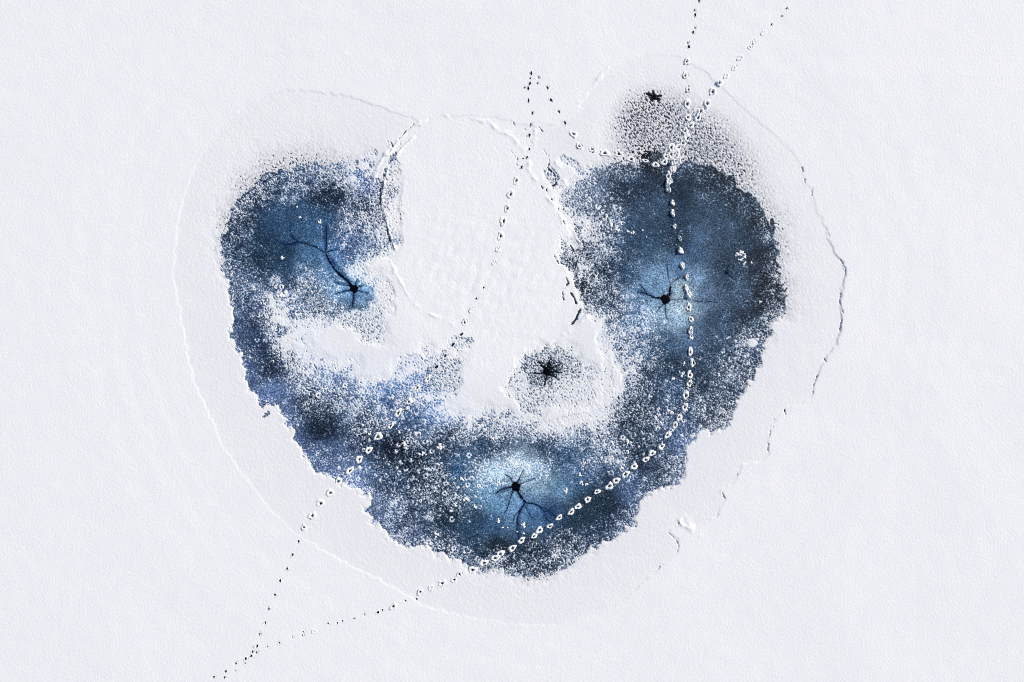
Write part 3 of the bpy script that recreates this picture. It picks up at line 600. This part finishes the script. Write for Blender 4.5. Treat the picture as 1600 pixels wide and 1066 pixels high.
ext = [5, 20, 80, 400, 2500, 12000]
XS = np.concatenate([x0-np.array(ext[::-1]), gx, x1+np.array(ext)]); YS = np.concatenate([y0-np.array(ext[::-1]), gy, y1+np.array(ext)])
ne = len(ext)
Z = np.pad(h, ne, constant_values=hb)
thin = np.clip(1-u/1.85, 0, 1)*np.clip((2.2-q)/1.0, 0, 1)
halo = np.clip((2.85-q)/1.8, 0, 1)*np.clip(0.60-0.50*Gr+0.10*G_big, 0, 1)*(1-s_in)
shelf = (0.030*np.clip(rsd/14+0.5, 0, 1)+0.065*np.exp(-np.maximum(-sd, 0)/45)*np.clip(rsd/14+0.5, 0, 1))*(1-np.clip((1.15-ell(745, 380, 160, 215, -8))*4, 0, 1))
melt = np.pad(np.maximum(np.maximum(0.88*thin, halo), shelf)*np.clip(em*3, 0, 1), ne)
w_in = s_in[..., None]
wetc = np.pad(np.clip((tone_base*1.15+np.array([.14, .20, .29]))*w_in+np.array([.19, .21, .27])*(1-w_in), 0, 1), ((ne, ne), (ne, ne), (0, 0)), mode='edge')
wetc = np.concatenate([wetc, np.ones(wetc.shape[:2]+(1,))], -1)
hm = np.maximum(np.maximum(Z[:-1, :-1], Z[1:, :-1]), np.maximum(Z[:-1, 1:], Z[1:, 1:]))
snow = sheet('snow_cover', XS, YS, Z, M_snow, keep=hm > 0, attrs={'melt': ('FLOAT', melt[..., None]), 'wet': ('FLOAT_COLOR', wetc)})
tag(snow, kind='structure')

# lake ice: one level sheet, detailed where it shows
i0, i1, j0, j1 = 320-x0, 1260-x0, 110-y0, 930-y0
ixs = np.concatenate([[-12000, -300, 200, 310], gx[i0:i1+1], [1270, 1400, 1900, 13600]]); iys = np.concatenate([[-12000, -300, 60, 100], gy[j0:j1+1], [940, 1066, 1300, 13000]])
tn = np.pad(tone[j0:j1+1, i0:i1+1], ((4, 4), (4, 4), (0, 0)), mode='edge')
tn = np.concatenate([tn, np.ones(tn.shape[:2]+(1,))], -1)
ice = sheet('lake_ice', ixs, iys, np.zeros((len(iys), len(ixs))), M_ice, attrs={'tone': ('FLOAT_COLOR', tn)})
tag(ice, kind='structure')
# water under the ice
me = bpy.data.meshes.new('lake_water'); me.from_pydata([(-360, -360, -0.4), (360, -360, -0.4), (360, 360, -0.4), (-360, 360, -0.4)], [], [(0, 1, 2, 3)])
tag(link('lake_water', me, M_water), kind='structure')

# ------------------------------------------------------------------ holes
def mesh_obj(name, V, F, mat, parent=None):
    me = bpy.data.meshes.new(name); me.from_pydata([tuple(map(float, v)) for v in V], [], F); me.update()
    return link(name, me, mat, parent)
zc = 0
for key, hd in HOLES.items():
    cx, cy = hd['c']; r = hd['r']
    e = bpy.data.objects.new('melt_hole', None); sc.collection.objects.link(e); e.location = (wx(cx), wy(cy), 0)
    tag(e, hd['lab'], 'ice hole', 'black melt holes in the lake ice')
    n = 72; ph = rng.uniform(0, 6.28, 6)
    V = [(0, 0, 0.012)]; 
    rr = []
    for k in range(n):
        t = 2*math.pi*k/n
        f = 1 + 0.07*math.sin(3*t+ph[0]) + 0.06*math.sin(5*t+ph[1]) + 0.05*math.sin(9*t+ph[2]) + 0.05*math.sin(14*t+ph[3]) + rng.normal(0, 0.025)
        for pts, wa, wb in hd['arms']:      # the hole opens out towards each channel
            v = (pts[-1][0]-cx, -(pts[-1][1]-cy)); v1 = (pts[1][0]-cx, -(pts[1][1]-cy)); a = math.atan2(v1[1], v1[0])
            da = (t-a+math.pi) % (2*math.pi) - math.pi
            f += 0.10*wa*math.exp(-(da/0.17)**2) * (1.35 if key in ('top', 'centre') else 1)
        rr.append(f*0.93)
    for s, z in ((0.6, 0.012), (1.0, 0.010), (1.04, 0.001)):
        for k in range(n):
            t = 2*math.pi*k/n; V.append((r*rr[k]*s*S*math.cos(t), r*rr[k]*s*S*math.sin(t), z))
    F = [(0, 1+k, 1+(k+1) % n) for k in range(n)]
    for L_ in range(2):
        o1, o2 = 1+L_*n, 1+(L_+1)*n
        F += [(o1+k, o2+k, o2+(k+1) % n, o1+(k+1) % n) for k in range(n)]
    mesh_obj('open_water', V, F, M_water, e)
    for pts, wa, wb in hd['arms']:
        P_ = np.array(pts, float)
        seg = np.concatenate([[0], np.cumsum(np.hypot(*np.diff(P_, axis=0).T))])
        m = max(int(seg[-1]/1.0), 6); ss = np.linspace(0, seg[-1], m)
        cxs_ = np.interp(ss, seg, P_[:, 0]); cys_ = np.interp(ss, seg, P_[:, 1])
        for arr in (cxs_, cys_):
            arr[:] = np.convolve(np.pad(arr, 2, mode='edge'), np.ones(5)/5, 'valid')
            arr[1:] += np.cumsum(rng.normal(0, 0.28, m-1)) * np.sin(np.linspace(0, math.pi, m)[1:])
        tx = np.gradient(cxs_); ty = np.gradient(cys_); ln = np.hypot(tx, ty)+1e-6
        nx_, ny_ = -ty/ln, tx/ln
        w = np.interp(np.linspace(0, 1, m), [0, 1], [wa, wb])*(1+0.4*rng.standard_normal(m)).clip(0.25, 1.9)*0.42
        w[-1] *= 0.2; w[-2] *= 0.6
        zc = (zc+1) % 12; z = 0.002+0.0006*zc
        V = []; 
        for i in range(m):
            V += [(wx(cxs_[i]+nx_[i]*w[i])-wx(cx), wy(cys_[i]+ny_[i]*w[i])-wy(cy), z-0.001), (wx(cxs_[i])-wx(cx), wy(cys_[i])-wy(cy), z+0.001), (wx(cxs_[i]-nx_[i]*w[i])-wx(cx), wy(cys_[i]-ny_[i]*w[i])-wy(cy), z-0.001)]
        F = [(3*i+j, 3*i+j+1, 3*i+j+4, 3*i+j+3) for i in range(m-1) for j in (0, 1)]
        mesh_obj('channel', V, F, M_water if key in ('top', 'centre') or (wa > 3) else M_channel, e)

# ------------------------------------------------------------------ footprint objects
def ordn(k):
    return str(k) + ('th' if 10 <= k % 100 <= 20 else {1: 'st', 2: 'nd', 3: 'rd'}.get(k % 10, 'th'))
LOOK = {'s': 'tiny dark paw-sized footprint', 'd': 'narrow dark footprint hole', 'f': 'faint shallow footprint', 'e': 'pale shallow footprint', 'r': 'ringed footprint with dark centre',
        'k': 'footprint with blue shaded rim', 'b': 'white rimmed footprint', 'B': 'large white rimmed footprint', 'l': 'small white lump footprint', 'L': 'large white lump footprint'}
FROM = {'north': 'down from the top edge on the straight trail', 'slant': 'down the slanting trail above the heart', 'trample': 'in the trampled spot above the blue ice',
        'ice': 'below the trampled spot on the bare blue ice', 'southwest': 'out from the heart\'s lower tip', 'junction': 'at the junction of trails, lower corner',
        'west': 'up from the junction towards the heart', 'mid': 'into the speckled ice from its lower edge', 'dome': 'up the white dome from the speckled ice',
        'return': 'after the turning point on the curved trail'}
for p in PRINTS:
    a, b, ri, rh, kd = KIND[p['k']]
    sc_ = rng.uniform(0.82, 1.18)*(1.15 if p['trail'] == 'mid' else 1); a *= sc_*S; b *= sc_*S; rh *= rng.uniform(0.85, 1.2)
    n = 26; ph = rng.uniform(0, 6.28, 4); t = np.arange(n)*2*math.pi/n
    wob = 1+0.10*np.sin(2*t+ph[0])+0.11*np.sin(3*t+ph[1])+0.06*np.sin(5*t+ph[2])+rng.normal(0, 0.05, n)
    hob = (1+0.38*np.sin(t+ph[3])+0.25*np.sin(4*t+ph[1])+rng.normal(0, 0.15, n)).clip(0.15, 2)
    ca, sa = math.cos(p['ang']), math.sin(p['ang'])
    ci = rng.normal(0, 0.11, 2)
    z = p['z']
    pit = z > 0.03
    prof = [(1.06, -0.012), (0.97, 0.25*rh), (0.84, 0.75*rh), (0.70, rh), ((0.70+ri)/2, 0.82*rh), (ri*1.15, (0.30 if kd != 'snow' else 0.62)*rh), (ri, (-0.5*z if kd != 'snow' else 0.5*rh)), (ri*0.92, (-z+0.006) if kd != 'snow' else 0.35*rh)]
    def ringpt(f, zz, k, inner=0.0):
        x_ = (f*wob[k]*math.cos(t[k]) + inner*ci[0])*b; y_ = (f*wob[k]*math.sin(t[k]) + inner*ci[1])*a
        return (x_*ca-y_*sa, x_*sa+y_*ca, zz)
    e = bpy.data.objects.new('footprint', None); sc.collection.objects.link(e)
    e.location = (wx(p['x']), wy(p['y']), z)
    V = []
    for m_, (f, zz) in enumerate(prof):
        for k in range(n):
            hz = zz*(hob[k] if 1 <= m_ <= 5 else 1)
            V.append(ringpt(f, hz, k, min(m_/5, 1)))
    F = [(L_*n+k, L_*n+(k+1) % n, (L_+1)*n+(k+1) % n, (L_+1)*n+k) for L_ in range(len(prof)-1) for k in range(n)]
    mesh_obj('rim', V, F, M_print, e)
    zf = (-z+0.010) if kd != 'snow' else 0.37*rh
    V = [(ci[0]*b*ca-ci[1]*a*sa, ci[0]*b*sa+ci[1]*a*ca, zf)] + [ringpt(ri*1.02, zf+0.002, k, 1.0) for k in range(n)]
    F = [(0, 1+k, 1+(k+1) % n) for k in range(n)]
    mesh_obj('hollow', V, F, {'slush': M_slush, 'blue': M_blue, 'snow': M_print}[kd], e)
    tag(e, f"{LOOK[p['k']]}, {ordn(p['i']+1)} {FROM[p['trail']]}", 'footprint', p['grp'])

# ------------------------------------------------------------------ loose snow clumps lying on the ice
CL = [(1153,398,6,'biggest clump of the jagged snow cluster near the east edge of blue ice'),(1161,394,4.5,'clump at the top of the jagged snow cluster on the east ice'),(1163,402,4.5,'middle clump of the jagged snow cluster on the east ice'),
 (1157,406,3.5,'lower clump of the jagged snow cluster on the east ice'),(1163,411,3.6,'lowest clump hanging off the jagged snow cluster'),(1174,410.5,2.8,'lone round clump just past the jagged snow cluster'),
 (989.7,363,4.2,'bright clump at the tip of the broken snow fringe, west of the ice trail'),(1004,360,2.6,'thin flake of snow on blue ice, east of the snow fringe tip'),(1010,370,2.2,'small smear of snow between the fringe and the ice trail'),
 (980,361,4.0,'V-shaped snow clump beside the fringe tip on blue ice'),(963.5,358,5.0,'chunky clump in the broken snow fringe, below a round one'),(954,350.7,5.0,'round white clump in the middle of the broken snow fringe'),(947.5,339,4.2,'upper white clump of the broken snow fringe'),
 (970,349,3.4,'pale clump on the ice side of the snow fringe'),(884,767,5,'ragged round snow clump on pale ice east of the bottom hole'),(906,742,3.6,'bright clump northeast of the bottom hole at the speckle edge'),
 (907,753,3.4,'upper clump of three above the lower ice trail'),(910,757.5,2.8,'lower clump of three above the lower ice trail'),(917.6,757,3.2,'outermost clump of three above the lower ice trail'),(779,813,4.2,'hollow snow clump southwest of the bottom hole'),
 (819,820.5,4.8,'curled snow clump beside the channel below the bottom hole'),(785,824.5,2.4,'flat snow flake below the hollow clump'),(793,824.5,2.2,'thin snow flake next to the channel end'),(817,833,3.6,'crumbly clump just above a rimmed footprint'),(808,831,2.6,'small crumb west of the crumbly clump'),
 (728,780,4.8,'bright clump in dark speckled ice, west of the bottom hole'),(712,790,4.2,'clump just southwest of the bright one in speckled ice'),(743,792,4.0,'clump at the edge of smooth dark ice, west of the bottom hole'),(721,748,4.4,'clump northwest of the bottom hole among ring crusts'),
 (681,835,4.4,'pale clump near the lower edge of the heart'),(672,850,4.0,'clump right at the lower edge of the heart'),(712,773,3.6,'star-shaped clump among ring crusts west of the bottom hole'),(1068.5,568.5,3.6,'elongated clump just west of the ice trail'),
 (1066.6,584.4,4.6,'lacy round clump touching the ice trail'),(1053,592,3.6,'narrow upright clump west of the lacy one'),(1186.6,472,3.2,'single bright speck of snow near the east ice edge'),(1123,587,4.0,'clump in speckled ice between the ice trail and the east shore'),
 (1025,653,3.4,'round pellet of snow on dark speckled ice'),(1030,647.5,3.6,'clump just above the round pellet'),(1033,660.6,3.4,'clump just below the round pellet'),(1048,643,4.6,'crumbly heap beside the ice trail bend'),(981,690.6,4.6,'white clump north of the lower ice trail'),
 (981,705.7,4.2,'white clump directly below its twin, north of the lower ice trail'),(439,460.6,6.2,'round white patch of snow in the west arm of the heart'),(500.4,347,3.6,'pointed white flake on the blue ice of the west lobe'),(468.5,339.5,3.0,'bright star flake in the centre of the west lobe'),
 (463.8,323.5,2.2,'tiny bright fleck above the star flake'),(441.3,403,4.4,'spiky white flake at the speckle border of the west lobe'),(632.5,694,4.2,'round ring crust clump in dark lower ice'),(687,697.6,5.2,'broad white clump near the snow bridge\'s lower side'),(660.6,709,4.0,'clump southwest of the broad white one'),
 (577,679,3.0,'pale clump beside the speckled ice trail')]
for (cx, cy, r, lab) in CL:
    n_l = 1 if r < 3 else (5 if r < 4.5 else 7)
    V, F = [], []
    for m_ in range(n_l):
        lx_, ly_ = (rng.normal(0, 0.42, 2)*r*S) if m_ else (0.0, 0.0)
        lr = r*S*rng.uniform(0.28, 0.5)*(1.6 if n_l == 1 else 1); nr, nt_ = 4, 10
        ph = rng.uniform(0, 6.28, 2); o0 = len(V); hh = lr*rng.uniform(0.45, 0.8)
        st = rng.uniform(0.75, 1.3)
        V.append((lx_, ly_, hh))
        for i in range(1, nr+1):
            f = i/nr
            for k in range(nt_):
                t_ = 2*math.pi*k/nt_; w_ = 1+0.18*math.sin(2*t_+ph[0])+0.15*math.sin(3*t_+ph[1])+rng.normal(0, 0.07)
                V.append((lx_+lr*f*w_*math.cos(t_)*st, ly_+lr*f*w_*math.sin(t_)/st, hh*math.sqrt(max(1-f**2.2, 0))*(1+rng.normal(0, .12)) - (0.012 if i == nr else 0)))
        F += [(o0, o0+1+k, o0+1+(k+1) % nt_) for k in range(nt_)]
        for i in range(nr-1):
            a_, b_ = o0+1+i*nt_, o0+1+(i+1)*nt_
            F += [(a_+k, b_+k, b_+(k+1) % nt_, a_+(k+1) % nt_) for k in range(nt_)]
    o = mesh_obj('snow_clump', V, F, M_print)
    o.location = (wx(cx), wy(cy), 0.004)
    tag(o, lab, 'snow clump', 'loose snow clumps on the ice')
